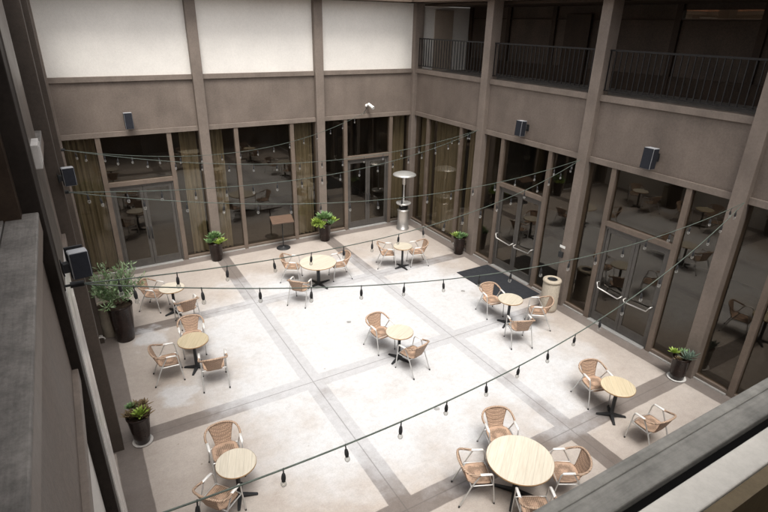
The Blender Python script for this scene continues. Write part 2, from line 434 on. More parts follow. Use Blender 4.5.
# ground
g = MB(); g.box(-400, 400, -400, 400, -.3, -.02); tag(g.build('ground', M['ground']), kind='structure')
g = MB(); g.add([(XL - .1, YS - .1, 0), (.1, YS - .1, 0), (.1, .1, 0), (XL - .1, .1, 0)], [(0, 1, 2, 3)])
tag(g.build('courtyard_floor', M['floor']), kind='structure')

# ------------------------------------------------------------------ building wings
# wing frame: u runs along the wall, v points into the courtyard, z up
MT = {
 'back': Matrix(((-1, 0, 0, 0), (0, -1, 0, 0), (0, 0, 1, 0), (0, 0, 0, 1))),
 'right': Matrix(((0, -1, 0, 0), (-1, 0, 0, 0), (0, 0, 1, 0), (0, 0, 0, 1))),
 'left': Matrix(((0, 1, 0, XL), (-1, 0, 0, 0), (0, 0, 1, 0), (0, 0, 0, 1))),
 'near': Matrix(((-1, 0, 0, 0), (0, 1, 0, YS), (0, 0, 1, 0), (0, 0, 0, 1))),
}
def part(name, m, parent, boxes, mtx, bevel=0):
    b = MB()
    for q in boxes: b.box(*q, 0, mtx)
    return b.build(name, m, parent, bevel=bevel)

def pane(parent, mtx, u0, u1, z0, z1, v=-.05):
    b = MB(); b.add([(u0, v, z0), (u1, v, z0), (u1, v, z1), (u0, v, z1)], [(0, 1, 2, 3)], 0, False, mtx)
    return b.build('pane', M['glass'], parent)

def door_leaf(parent, mtx, u0, u1, z1, handle, hside):
    st = .085
    d = part('door', M['doorframe'], parent, [(u0, u0 + st, -.075, -.03, .03, z1), (u1 - st, u1, -.075, -.03, .03, z1),
             (u0 + st, u1 - st, -.075, -.03, z1 - .09, z1), (u0 + st, u1 - st, -.075, -.03, .03, .26)], mtx, .004)
    pane(d, mtx, u0 + st, u1 - st, .26, z1 - .09, -.052)
    if handle == 'bar':
        b = MB(); ua, ub = u0 + .05, u1 - .05
        if hside < 0: ua, ub = ub, ua
        # angled push bar: mounted on both stiles and kinked outwards
        pts = [(ua, -.03, 1.12), (ua, .055, 1.12), (ua + (ub - ua) * .04, .075, 1.08), (ua + (ub - ua) * .10, .08, 1.0), (ub - (ub - ua) * .06, .08, .96), (ub, .06, 1.0), (ub, -.03, 1.02)]
        b.tube(pts, .017, 8, mtx=mtx)
        b.build('push_bar', M['steel'], d)
    else:
        b = MB(); ua = u1 - .045 if hside > 0 else u0 + .045
        b.tube([(ua, -.03, .92), (ua, .035, .92), (ua, .035, 1.28), (ua, -.03, 1.28)], .014, 8, mtx=mtx)
        b.build('handle', M['black'], d)
    return d

def bay(w_, mtx, u0, u1, mull, door=None, handle='bar', doorh=2.62):
    """ground floor glazing between two posts: frame, panes, doors"""
    pw = .145; a, e = u0 + pw, u1 - pw; mw_ = .066
    boxes = []; z1 = H1
    for c in mull: boxes.append((c - mw_, c + mw_, -.10, .03, .0, z1))
    edges = [a] + [x for c in mull for x in (c - mw_, c + mw_)] + [e]
    segs = [(edges[i], edges[i + 1]) for i in range(0, len(edges), 2)]
    for i, (p, q) in enumerate(segs):
        if door is not None and i == door: boxes.append((p, q, -.10, .026, doorh + .02, doorh + .15))
        else: boxes.append((p, q, -.10, .02, 0, .10))
    fr = part('window_frame', M['mullion'], w_, boxes, mtx, .006)
    for i, (p, q) in enumerate(segs):
        if door is not None and i == door:
            pane(fr, mtx, p, q, doorh + .15, z1)
            jb = part('door_frame', M['doorframe'], w_, [(p, p + .05, -.09, -.01, 0, doorh + .018), (q - .05, q, -.09, -.01, 0, doorh + .018), (p + .05, q - .05, -.09, -.01, doorh - .04, doorh + .018)], mtx, .004)
            th = part('threshold', M['alu'], w_, [(p + .05, q - .05, -.12, .10, 0, .022)], mtx, .003)
            m_ = (p + q) / 2
            door_leaf(w_, mtx, p + .055, m_ - .004, doorh - .045, handle, 1)
            door_leaf(w_, mtx, m_ + .004, q - .055, doorh - .045, handle, -1)
        else:
            pane(fr, mtx, p, q, .10, z1)
    # metal sill track in front of the glass
    for i, (p, q) in enumerate(segs):
        if not (door is not None and i == door): part('sill_track', M['alu'], w_, [(p, q, .022, .075, .0, .03)], mtx, .003)

def wing(key, label, L, posts, ends=(0, 0)):
    mtx = MT[key]
    w_ = thing('building_wing', label, 'building')
    for i, u in enumerate(posts):
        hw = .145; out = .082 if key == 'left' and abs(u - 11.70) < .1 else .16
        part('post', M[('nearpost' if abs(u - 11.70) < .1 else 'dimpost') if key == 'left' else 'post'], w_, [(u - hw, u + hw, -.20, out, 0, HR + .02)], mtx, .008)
    return w_, mtx

def band_parts(w_, mtx, posts, top=None):
    for i in range(len(posts) - 1):
        a, e = posts[i] + .145, posts[i + 1] - .145
        part('wall_band', M['brown'], w_, [(a, e, -.22, .0, BT0, LT0)], mtx)
        part('lintel', M['trim'], w_, [(a, e, -.20, .05, H1, BT0)], mtx, .006)
        part('ledge', M['trim'], w_, [(a, e, -.24, .055, LT0, top or LT1)], mtx, .006)

def roof_parts(w_, mtx, u0, u1, depth=3.2, over=.62):
    sl = math.tan(math.radians(19))
    b = MB()   # soffit and sheathing slab
    b.add([(u0, over, HR + .02), (u1, over, HR + .02), (u1, -depth, HR + .02), (u0, -depth, HR + .02),
           (u0, over, HR + .16), (u1, over, HR + .16), (u1, -depth, HR + .16 + (depth + over) * sl), (u0, -depth, HR + .16 + (depth + over) * sl)],
          [(0, 1, 2, 3), (4, 5, 6, 7), (0, 1, 5, 4), (2, 3, 7, 6), (1, 2, 6, 5), (0, 3, 7, 4)], 0, False, mtx)
    rf = b.build('roof', M['soffit'], w_)
    t = MB(); u = u0 + .1; r = .085
    while u < u1:
        vs = []; fs = []
        for (vv, zz) in ((over + .05, HR + .165), (-1.4, HR + .165 + (1.45) * sl)):
            for k in range(7):
                an = PI * k / 6
                vs.append((u + r * math.cos(an), vv, zz + r * math.sin(an)))
        for k in range(6): fs.append((k, k + 1, 8 + k, 7 + k))
        fs.append(tuple(range(7)))
        t.add(vs, fs, 0, True, mtx); u += .205
    t.build('roof_tiles', M['terracotta'], rf)

# ---- back wing
bw, mb = wing('back', 'two storey wing facing the camera with three white upper panels over curtained glazing', 11.48, XP)
band_parts(bw, mb, XP)
for i in range(3):
    a, e = XP[i] + .145, XP[i + 1] - .145
    part('upper_panel', M['white'], bw, [(a, e, -.22, -.02, LT1, HR)], mb)
bay(bw, mb, XP[2], XP[3], [8.60, 10.48], 1, 'pull')
bay(bw, mb, XP[1], XP[2], [4.78, 6.62])
bay(bw, mb, XP[0], XP[1], [.965, 2.81], 1, 'pull')
roof_parts(bw, mb, -3.2, 14.7)
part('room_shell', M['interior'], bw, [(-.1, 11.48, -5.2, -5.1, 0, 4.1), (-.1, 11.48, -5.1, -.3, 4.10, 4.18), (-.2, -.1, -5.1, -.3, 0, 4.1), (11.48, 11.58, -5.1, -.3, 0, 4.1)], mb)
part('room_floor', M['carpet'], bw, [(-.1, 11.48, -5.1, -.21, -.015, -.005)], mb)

# ---- right wing
rw, mr = wing('right', 'taupe wing on the right with dark upper gallery behind black railings', 15.91, YP)
band_parts(rw, mr, YP)
bay(rw, mr, YP[0], YP[1], [.99, 2.89])
bay(rw, mr, YP[1], YP[2], [4.90, 6.78], 1, 'bar')
bay(rw, mr, YP[2], YP[3], [8.80, 10.67], 1, 'bar')
bay(rw, mr, YP[3], YP[4], [12.62, 14.9])
roof_parts(rw, mr, 0, 19.2)
part('room_shell', M['interior'], rw, [(-.1, 16, -6.1, -6.0, 0, 4.1), (-.1, 16, -6.0, -.3, 4.10, 4.18), (16, 16.1, -6, -.3, 0, 4.1), (-.2, -.1, -6, -.3, 0, 4.1)], mr)
part('room_floor', M['carpet'], rw, [(-.1, 16, -6.0, -.21, -.015, -.005)], mr)
part('gallery_floor', M['cap'], rw, [(0, 16, -2.4, -.24, 5.45, 5.60)], mr)
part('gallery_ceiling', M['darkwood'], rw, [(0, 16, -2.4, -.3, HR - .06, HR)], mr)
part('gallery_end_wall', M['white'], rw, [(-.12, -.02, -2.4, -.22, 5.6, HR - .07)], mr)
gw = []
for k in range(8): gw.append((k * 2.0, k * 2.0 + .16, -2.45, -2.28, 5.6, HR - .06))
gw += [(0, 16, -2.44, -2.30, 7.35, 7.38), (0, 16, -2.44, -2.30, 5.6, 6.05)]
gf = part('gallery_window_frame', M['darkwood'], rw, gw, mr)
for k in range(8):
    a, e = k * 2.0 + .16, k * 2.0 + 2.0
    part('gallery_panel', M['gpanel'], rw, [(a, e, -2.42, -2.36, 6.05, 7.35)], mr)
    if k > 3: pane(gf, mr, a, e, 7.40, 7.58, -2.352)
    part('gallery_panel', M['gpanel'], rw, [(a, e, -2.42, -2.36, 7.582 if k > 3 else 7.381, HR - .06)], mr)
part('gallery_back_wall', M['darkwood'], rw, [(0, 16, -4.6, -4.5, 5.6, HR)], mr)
part('gallery_door', M['door_beige'], rw, [(-.02, .02, -1.55, -.75, 5.62, 7.6)], mr, .004)
part('gallery_door', M['darkwood'], rw, [(4.6, 5.5, -2.29, -2.24, 5.62, 7.5)], mr, .004)
part('gallery_door', M['darkwood'], rw, [(10.6, 11.5, -2.29, -2.24, 5.62, 7.5)], mr, .004)

# ---- left wing
lw, ml = wing('left', 'wing edging the left of the picture, seen almost edge on with pale ground wall', 15.91, YP[1:])
band_parts(lw, ml, YP)
for i in range(4):
    a, e = YP[i] + .145, YP[i + 1] - .145
    part('lower_wall', M['white'], lw, [(a, e, -.22, -.03, 0, H1)], ml)
part('corner_post', M['post'], lw, [(.0, .14, -.2, .10, 0, HR)], ml)
roof_parts(lw, ml, 0, 19.2, over=.08)  # unseen eave kept short so sky light reaches the cap boards
part('post_facing', M['glosswhite'], lw, [(YP[3] - 1.25, YP[3] - .15, .001, .095, .02, 4.86)], ml, .004)  # added white strip, paints the bright reflection along the post's east side
part('post_facing', M['dimtrim'], lw, [(YP[3] - 1.25, YP[3] - .15, .001, .093, 4.863, HR)], ml, .004)  # upper part of the added strip, where the reflection is dull
ub = thing('utility_box', 'small pale box high up on the nearest left post', 'box', (XL + .14, -(YP[3] - .35), 6.08))
b = MB(); b.box(-.05, .004, -.16, .16, -.10, .10); b.build('housing', M['oldplastic'], ub, bevel=.006)
b = MB(); b.box(.005, .009, -.13, .13, -.08, .08); b.build('cover', M['oldplastic'], ub, bevel=.002)
part('gallery_floor', M['cap'], lw, [(0, 16, -2.6, -.24, 5.45, 5.60)], ml)
part('gallery_ceiling', M['darkwood'], lw, [(0, 16, -2.6, -.3, HR - .06, HR)], ml)
part('gallery_back_wall', M['darkwood'], lw, [(-.2, 16.1, -2.7, -2.6, 5.6, HR)], ml)
part('window_jamb', M['darkwood'], lw, [(YP[3] + .15, YP[3] + .30, -2.6, -.05, 5.69, HR - .06)], ml)
# wide weathered cap boards of the parapet
for i in range(4):
    a, e = YP[i] + .16, YP[i + 1] - .16
    part('cap_board', M['cap'], lw, [(a, e, -.16, .058, LT1 + .002, LT1 + .035)], ml, .008)
    part('cap_board', M['cap'], lw, [(a, e, -.27, -.166, LT1 + .002, LT1 + .044)], ml, .006)
    part('cap_board', M['cap'], lw, [(a, e, -.50, -.276, LT1 + .002, LT1 + .050)], ml, .008)

# ---- near wing (the parapet the picture is taken over)
nw, mn_ = wing('near', 'parapet in the lower right corner with grey outer rail and pale inner sill', 11.48, [0, 3.79, 7.607])
bx = XP[:3] + [11.48]
band_parts(nw, mn_, bx, LT1 - .07)
part('lower_wall', M['brown'], nw, [(.15, 11.3, -.22, -.03, 0, H1)], mn_)
part('cap_board', M['nearcap'], nw, [(.15, 11.3, -.075, .012, LT1 - .068, LT1 + .032)], mn_, .007)
part('cap_board', M['nearcap'], nw, [(.15, 11.3, .016, .06, LT1 - .068, LT1 + .026)], mn_, .007)
part('gasket', M['gapblack'], nw, [(.15, 11.3, -.108, -.077, LT1 - .068, LT1 + .004)], mn_)  # black strip that paints the darkness of the open gap
part('inner_sill', M['sill'], nw, [(.15, 11.3, -.210, -.110, LT1 - .068, LT1 + .024)], mn_, .006)
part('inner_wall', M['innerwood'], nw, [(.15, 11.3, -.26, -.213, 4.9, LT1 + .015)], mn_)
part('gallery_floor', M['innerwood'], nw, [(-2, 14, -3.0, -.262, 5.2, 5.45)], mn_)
part('gallery_ceiling', M['darkwood'], nw, [(-2, 14, -3.0, -1.0, HR - .02, HR + .015)], mn_)  # front edge cut back out of view to let sky light in
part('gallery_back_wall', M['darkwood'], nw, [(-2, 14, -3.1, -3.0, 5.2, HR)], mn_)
roof_parts(nw, mn_, -3.2, 14.7, over=-1.0)  # unseen roof edge set back so more sky lights the rail and sill

# ------------------------------------------------------------------ railings
def railing(u0, u1, label):
    r = thing('balcony_railing', label, 'railing', (0.03, -(u0 + u1) / 2, LT1), 0, 'black railings of the upper gallery')
    h = (u1 - u0) / 2
    b = MB(); b.box(-.022, .022, -h, h, .97, 1.01); b.build('top_rail', M['rail'], r, bevel=.004)
    b = MB(); b.box(-.018, .018, -h, h, .09, .12); b.build('bottom_rail', M['rail'], r, bevel=.004)
    n = int(round(2 * h / .145)); me = None
    for k in range(n + 1):
        y = -h + .02 + (2 * h - .04) * k / n
        if me is None:
            b = MB(); b.box(-.011, .011, -.011, .011, .12, .97); o = b.build('baluster', M['rail'], r); me = o.data
        else:
            o = bpy.data.objects.new('baluster', me); col.objects.link(o); o.parent = r
        o.location.y = y
    return r
for i, lab in enumerate(('black railing of the gallery bay nearest the back corner', 'black railing of the gallery bay between the first and second posts from the corner, above the wall speaker over the doormat',
                         'long black railing in the gallery bay at top right, above the right-hand wall speaker', 'black railing of the gallery bay beyond the right edge post')):
    if i < 3: railing(YP[i] + .147, YP[i + 1] - .147, ' '.join(lab.split()[:16]))

# ------------------------------------------------------------------ curtains
def curtain(u0, u1, key, label):
    mtx = MT[key]; b = MB(); n = max(10, int((u1 - u0) / .018)); vs = []; fs = []
    ph = random.random() * 6
    for i in range(n + 1):
        u = u0 + (u1 - u0) * i / n
        off = .045 * math.sin(u * 2 * PI / .15 + ph + .6 * math.sin(u * 5)) + .012 * math.sin(u * 71)
        vs += [(u, -.34 + off * 1.15, .04), (u, -.34 + off, 4.06)]
    for i in range(n): fs.append((2 * i, 2 * i + 2, 2 * i + 3, 2 * i + 1))
    b.add(vs, fs, 0, True, mtx)
    return tag(b.build('curtain', M['curtain'], recalc=False), label, 'curtain', 'olive curtains behind the ground floor glass')
for a in ((10.56, 11.33, 'back', 'olive curtain filling the narrow pane at the left end of the back glazing'),
          (7.78, 8.28, 'back', 'olive curtain right of the left back door, behind the smaller potted succulent'),
          (6.98, 7.46, 'back', 'olive curtain in the pane left of the round-based stand, beside the potted succulent'),
          (3.95, 4.66, 'back', 'olive curtain behind the planter with trailing lime leaves'),
          (3.44, 3.62, 'back', 'thin strip of olive curtain at the post left of the back corner door'),
          (.16, .88, 'back', 'olive curtain on the back wall just left of the patio heater'),
          (.16, .90, 'right', 'olive curtain in the first narrow pane on the right wall beside the heater'),
          (1.08, 2.80, 'right', 'widest olive curtain, filling the broad pane right of the heater'),
          (3.0, 3.78, 'right', 'olive curtain in the narrow pane behind the small planter on the right wall')):
    curtain(*a)

# ------------------------------------------------------------------ chair
def build_chair():
    root = thing('wicker_armchair', 'x', 'chair', group='wicker and aluminium armchairs')
    # seat: dished woven slab with rounded corners
    b = MB(); nx, ny = 10, 10; vs = []; fs = []
    def sp(i, j, top):
        s, t = -1 + 2 * i / nx, -1 + 2 * j / ny
        k = 1 - .10 * (abs(s) ** 4) * (abs(t) ** 4) * 2
        x = s * .225 * k * (1 - .06 * (1 - (t + 1) / 2)); y = .015 + t * .215 * k
        z = .452 - .018 * (1 - s * s) * (1 - t * t) - .03 * max(0, t) ** 6 + (0 if top else -.022)
        return (x, y, z)
    for top in (1, 0):
        for j in range(ny + 1):
            for i in range(nx + 1): vs.append(sp(i, j, top))
    o = (nx + 1) * (ny + 1)
    for j in range(ny):
        for i in range(nx):
            a = j * (nx + 1) + i; q = (a, a + 1, a + nx + 2, a + nx + 1); fs.append(q); fs.append(tuple(x + o for x in q))
    rim = [i for i in range(nx + 1)] + [j * (nx + 1) + nx for j in range(1, ny + 1)] + [ny * (nx + 1) + i for i in range(nx - 1, -1, -1)] + [j * (nx + 1) for j in range(ny - 1, 0, -1)]
    for k in range(len(rim)):
        p, q = rim[k], rim[(k + 1) % len(rim)]; fs.append((p, q, q + o, p + o))
    b.add(vs, fs, 0, True); b.build('seat', M['wicker'], root)
    # backrest: woven panel, narrow at the seat, wide at the rail, curved in plan, with raised strands
    b = MB(); nx, nz = 12, 10; vs = []; fs = []
    def bp_(i, j, off):
        s, t = -1 + 2 * i / nx, j / nz
        hw = .135 + .075 * t ** 1.3
        y = -.195 - .13 * t ** .85 + .045 * s * s * (.4 + .6 * t)
        z = .445 + .325 * t - .022 * s * s * t
        return (s * hw, y + off + (.004 if i % 2 else 0), z)
    for off in (0, -.014):
        for j in range(nz + 1):
            for i in range(nx + 1): vs.append(bp_(i, j, off))
    o = (nx + 1) * (nz + 1)
    for j in range(nz):
        for i in range(nx):
            a = j * (nx + 1) + i; q = (a, a + 1, a + nx + 2, a + nx + 1); fs.append(q); fs.append(tuple(x + o for x in q))
    for j in range(nz):
        for i in (0, nx):
            a = j * (nx + 1) + i; fs.append((a, a + nx + 1, a + nx + 1 + o, a + o))
    b.add(vs, fs, 0, True); b.build('backrest', M['wicker'], root)
    # wrapped rail that forms the top of the back and both arms
    half = [(.268, -.01, .672), (.285, -.09, .680), (.283, -.17, .700), (.255, -.245, .735), (.19, -.298, .768), (.10, -.325, .783)]
    pts = [(-x, y, z) for x, y, z in half] + [(0, -.333, .787)] + [(x, y, z) for x, y, z in reversed(half)]
    pp = []
    for i in range(len(pts) - 1):
        p0, p1, p2, p3 = (Vector(pts[max(0, i - 1)]), Vector(pts[i]), Vector(pts[i + 1]), Vector(pts[min(len(pts) - 1, i + 2)]))
        for k in range(4):
            t = k / 4
            pp.append(.5 * ((2 * p1) + (p2 - p0) * t + (2 * p0 - 5 * p1 + 4 * p2 - p3) * t * t + (3 * p1 - p0 - 3 * p2 + p3) * t ** 3))
    pp.append(Vector(pts[-1]))
    b = MB(); b.tube(pp, .0195, 8); b.build('back_rail', M['wickerrail'], root)
    # frame under the seat
    b = MB()
    b.tube([(-.245, .20, .425), (.245, .20, .425)], .011, 6); b.tube([(-.245, -.155, .425), (.245, -.155, .425)], .011, 6)
    for s in (-1, 1): b.tube([(s * .243, -.16, .424), (s * .243, .205, .424)], .011, 6)
    b.build('seat_frame', M['alu'], root)
    for s in (-1, 1):
        b = MB(); b.tube([(s * .240, .262, .0), (s * .243, .235, .25), (s * .250, .205, .45), (s * .258, .188, .60), (s * .262, .172, .648), (s * .265, .145, .664), (s * .267, .08, .668)], .0125, 8)
        l = b.build('leg', M['alu'], root)
        b = MB(); b.tube([(s * .240, .263, -.0), (s * .2405, .259, .035)], .0155, 8); b.build('foot_cap', M['rubber'], l)
        b = MB(); b.tube([(s * .262, -.33, .0), (s * .255, -.235, .22), (s * .250, -.15, .42), (s * .258, -.055, .60), (s * .266, -.015, .665)], .0125, 8)
        l = b.build('leg', M['alu'], root)
        b = MB(); b.tube([(s * .262, -.33, -.0), (s * .261, -.315, .035)], .0155, 8); b.build('foot_cap', M['rubber'], l)
        b = MB(); b.tube([(s * .265, .165, .664), (s * .266, .15, .672), (s * .267, .06, .678), (s * .268, -.03, .680), (s * .268, -.04, .672)], [.014, .024, .026, .026, .02], 8, flat=.62)
        b.build('arm_pad', M['padalu'], root)
    return root

CH = [  # x, y, heading, label
 (-9.98, -2.90, -38, 'wicker armchair left of the small table closest to the olive bush'),
 (-9.38, -4.07, 97, 'wicker armchair seen from behind at the small table closest to the olive bush'),
 (-9.53, -5.47, -97, 'wicker armchair behind the yellowish small table that has three chairs, on the left'),
 (-10.20, -6.23, -4, 'wicker armchair on the left side of the yellowish table with three chairs'),
 (-9.39, -6.86, 81, 'wicker armchair with back to the camera at the left yellowish table with three chairs'),
 (-9.83, -9.44, -94, 'wicker armchair behind the small round table nearest the bottom left corner'),
 (-10.16, -10.36, 37, 'wicker armchair cut by the bottom edge, left of the near small table'),
 (-6.12, -2.99, -30, 'wicker armchair left of the big round table in front of the wooden stand'),
 (-4.81, -3.52, 172, 'wicker armchair right of the big round table in front of the wooden stand'),
 (-6.43, -4.41, 45, 'wicker armchair seen from behind at the big round table near the wooden stand'),
 (-3.09, -3.48, -24, 'wicker armchair left of the smallest looking table in front of the patio heater'),
 (-2.17, -3.80, 164, 'wicker armchair right of the table in front of the patio heater'),
 (-5.62, -7.43, -84, 'wicker armchair facing the camera at the table in the middle of the court'),
 (-5.43, -8.50, 104, 'wicker armchair turned from the camera at the table in the middle of the court'),
 (-2.20, -7.45, -101, 'wicker armchair beside the black doormat'),
 (-2.53, -8.84, 67, 'wicker armchair with its back to the camera at the table by the trash bin'),
 (-1.53, -8.48, 143, 'wicker armchair standing just in front of the beige trash bin'),
 (-2.72, -11.24, -106, 'wicker armchair behind the yellow topped table on the right'),
 (-2.82, -12.58, 88, 'wicker armchair standing alone beside the near grey parapet, empty floor around it'),
 (-5.47, -11.42, -112, 'wicker armchair behind the largest table, facing the camera'),
 (-6.40, -11.92, -24, 'wicker armchair on the left of the largest table'),
 (-5.10, -12.62, 150, 'wicker armchair on the right of the largest table, close to the grey parapet'),
 (-6.05, -12.87, 62, 'wicker armchair mostly cut off by the bottom edge below the largest table'),
]
ch0 = build_chair(); km = kid_map(ch0)
for i, (x, y, h, lab) in enumerate(CH):
    c = ch0 if i == 0 else copy_tree(ch0, None, km)
    c.location = (x, y, 0.0015); c.rotation_euler = (0, 0, math.radians(h - 90)); c['label'] = lab

# ------------------------------------------------------------------ tables
def build_table(d, topm, big):
    t = thing('bistro_table', 'x', 'table', group='round bistro tables')
    r = d / 2
    b = MB(); b.lathe([(r - .012, .742), (r - .006, .742)], 48)
    b = MB(); b.lathe([(0, .712), (r - .004, .712), (r - .002, .738), (r - .008, .7425), (0, .7425)], 56, smooth=False)
    tp = b.build('tabletop', topm, t, weld=True)
    b = MB(); prof = [(r - .0035, .709), (r + .002, .713), (r + .002, .735), (r - .001, .738)]
    n = 56; vs = []; fs = []
    for (q, z) in prof:
        for k in range(n): vs.append((q * math.cos(2 * PI * k / n), q * math.sin(2 * PI * k / n), z))
    for i in range(3):
        for k in range(n): fs.append((i * n + k, i * n + (k + 1) % n, (i + 1) * n + (k + 1) % n, (i + 1) * n + k))
    b.add(vs, fs, 0, True); b.build('edge_band', M['topedge'], tp, recalc=True)
    b = MB(); cr = .05 if big else .036
    b.lathe([(cr + .015, .03), (cr + .012, .06), (cr, .075), (cr, .68), (cr + .03, .69), (.12, .70), (.12, .708)], 20)
    b.build('column', M['black'], t)
    b = MB(); L = .42 if big else .29
    for k in range(4):
        m_ = Matrix.Rotation(k * PI / 2, 4, 'Z')
        b.add([(0, -.036, 0.012), (L, -.024, 0.008), (L, .024, .008), (0, .036, .012), (0, -.034, .075), (L - .01, -.020, .03), (L - .01, .020, .03), (0, .034, .075)],
              [(0, 3, 2, 1), (4, 5, 6, 7), (0, 1, 5, 4), (1, 2, 6, 5), (2, 3, 7, 6), (3, 0, 4, 7)], 0, False, m_)
        b.lathe([(.018, 0), (.02, .004), (.016, .012)], 10, mtx=m_ @ Matrix.Translation((L - .03, 0, 0)))
    b.build('base', M['black'], t, bevel=.004)
    return t
small = build_table(.63, M['top'], False); yel = build_table(.65, M['topyellow'], False); large = build_table(1.06, M['top'], True)
km_s, km_y, km_l = kid_map(small), kid_map(yel), kid_map(large)
TB = [('s', -9.57, -3.38, 20, 1.0, 'pale small round table with two chairs beside the olive bush'),
      ('y', -9.63, -6.17, 60, 1.0, 'yellowish small round table with three chairs on the left'),
      ('s', -9.81, -10.09, 70, 1.0, 'pale small round table nearest the bottom left corner'),
      ('l', -5.57, -3.68, 15, 1.0, 'big pale round table with three chairs in front of the wooden stand'),
      ('s', -2.73, -3.81, 5, .95, 'small round table in front of the patio heater'),
      ('s', -5.48, -8.04, 25, 1.0, 'pale small round table in the middle of the court'),
      ('s', -2.15, -8.07, 25, 1.0, 'small round table between the doormat and the trash bin'),
      ('y', -2.77, -11.78, 50, 1.0, 'yellow small round table on the right, with a grey floor band under it'),
      ('l', -5.80, -12.24, 38, 1.02, 'largest looking round table at the bottom with four chairs')]
used = set()
for k, x, y, rz, s, lab in TB:
    src, kmm = {'s': (small, km_s), 'y': (yel, km_y), 'l': (large, km_l)}[k]
    t = src if k not in used else copy_tree(src, None, kmm)
    used.add(k)
    t.location = (x, y, .001); t.rotation_euler = (0, 0, math.radians(rz)); t.scale = (s, s, 1); t['label'] = lab

# ------------------------------------------------------------------ string lights
def string_light(A, B, sag, label, r=.0065, sp=.62, off=.31, plug=True):
    A, B = Vector(A), Vector(B); s_ = thing('string_light', label, 'string lights', tuple(A), 0, 'string lights across the court')
    n = 64; P = []
    for i in range(n + 1):
        t = i / n; q = A.lerp(B, t); q.z -= 4 * sag * t * (1 - t); P.append(q - A)
    b = MB(); b.tube(P, r, 6); b.build('cord', M['cord'], s_)
    if plug:
        b = MB(); b.tube([(-.06, 0, .0), (.05, 0, -.005)], .028, 10); b.tube([(-.10, 0, 0), (-.05, 0, 0)], .012, 8); b.build('hook', M['black'], s_)
    L = [0]
    for i in range(n): L.append(L[-1] + (P[i + 1] - P[i]).length)
    d = off
    while d < L[-1] - .1:
        i = max(k for k in range(n + 1) if L[k] <= d); t = (d - L[i]) / (L[i + 1] - L[i]); q = P[i].lerp(P[i + 1], t)
        if string_light.me is None:
            b = MB(); b.tube([(0, 0, .008), (0, 0, -.05)], .006, 6); b.lathe([(.007, -.045), (.013, -.055), (.017, -.078), (.018, -.105), (.014, -.130)], 12)
            o = b.build('bulb_socket', M['rubber'], s_)
            g_ = MB(); g_.lathe([(.012, -.128), (.018, -.138), (.023, -.152), (.023, -.164), (.018, -.176), (.008, -.183), (0, -.184)], 12)
            u = g_.build('bulb', M['bulb'], o); string_light.me = (o.data, u.data)
        else:
            o = bpy.data.objects.new('bulb_socket', string_light.me[0]); col.objects.link(o); o.parent = s_
            u = bpy.data.objects.new('bulb', string_light.me[1]); col.objects.link(u); u.parent = o
        o.location = q; o.rotation_euler = (random.uniform(-.10, .10), random.uniform(-.10, .10), random.uniform(0, 6))
        d += sp * random.uniform(.94, 1.06)
    return s_
string_light.me = None
A1, A2, A3 = (-11.30, -3.95, 4.62), (-11.32, -7.85, 4.78), (-11.28, -11.7, 4.98)
R1, R2, R3 = (-.2, -3.97, 4.19), (-.2, -7.92, 4.12), (-.2, -11.85, 4.14)
string_light(A1, (-2.05, -.06, 4.29), .66, 'top string of bulbs ending on the back wall below the security camera', off=.25)
string_light(A1, R1, .63, 'string of bulbs from the farthest left post to the right post nearest the corner', off=.42, plug=False)
string_light(A2, R1, .51, 'string of bulbs from the smaller left speaker to the right post nearest the corner', off=.3)
string_light(A2, R2, .57, 'string of bulbs from the smaller left speaker to the post behind the trash bin', off=.45, plug=False)
string_light(A3, R2, .51, 'string of bulbs from the larger left speaker to the post behind the trash bin', off=.35)
string_light(A3, R3, .62, 'string of bulbs from the larger left speaker to the rightmost post', off=.45, plug=False)
string_light((-11.3, -14.0, 4.4), (-.2, -11.85, 4.14), .70, 'nearest string of bulbs, crossing the bottom left to the rightmost post', off=.5, r=.0075)

# ------------------------------------------------------------------ speakers, camera, plaque
def speaker(loc, rz, size, label, tilt=0.06, side=0):
    w_, d_, h_ = size
    s = thing('wall_speaker', label, 'speaker', loc, rz, 'wall speakers')
    rt = Matrix.Rotation(tilt, 4, 'X')
    b = MB(); b.box(-w_ / 2, w_ / 2, -d_ / 2, d_ / 2, -h_ / 2, h_ / 2, 0, rt); b.build('cabinet', M['spkwhite'], s, bevel=.012)
    b = MB(); b.box(-w_ / 2 + .008, w_ / 2 - .008, d_ / 2 - .002, d_ / 2 + .014, -h_ / 2 + .008, h_ / 2 - .008, 0, rt)
    b.box(-w_ / 2 - .004, -w_ / 2 - .001, -d_ / 2 + .015, d_ / 2 - .004, -h_ / 2 + .012, h_ / 2 - .012, 0, rt)
    b.box(w_ / 2 + .001, w_ / 2 + .004, -d_ / 2 + .015, d_ / 2 - .004, -h_ / 2 + .012, h_ / 2 - .012, 0, rt)
    b.build('grille', M['blackmatt'], s, bevel=.003)
    b = MB(); b.box(-.05, .05, -d_ / 2 - .13, -d_ / 2 + .01, -.05, .05); b.box(-.07, .07, -d_ / 2 - .15, -d_ / 2 - .13, -.09, .09)
    if side: b.box(w_ / 2, w_ / 2 + .05, -.035, .035, -.05, .03); b.box(w_ / 2 + .05, w_ / 2 + .06, -.05, .05, -.07, .05)
    b.build('bracket', M['black'], s, bevel=.004)
    return s
speaker((-9.63, -.26, 4.53), PI, (.21, .18, .44), 'small dark wall speaker on the taupe band of the back wall, above the left door')
speaker((-.26, -5.80, 4.55), PI / 2, (.22, .19, .42), 'dark wall speaker on the right wall band, above the doors with the doormat')
speaker((-.26, -9.77, 4.56), PI / 2, (.24, .20, .46), 'dark wall speaker on the right wall band, farthest right of all')
speaker((-11.22, -8.15, 5.08), PI + .12, (.155, .12, .26), 'black speaker high on the left post, the farther and smaller looking one', .04, 1)
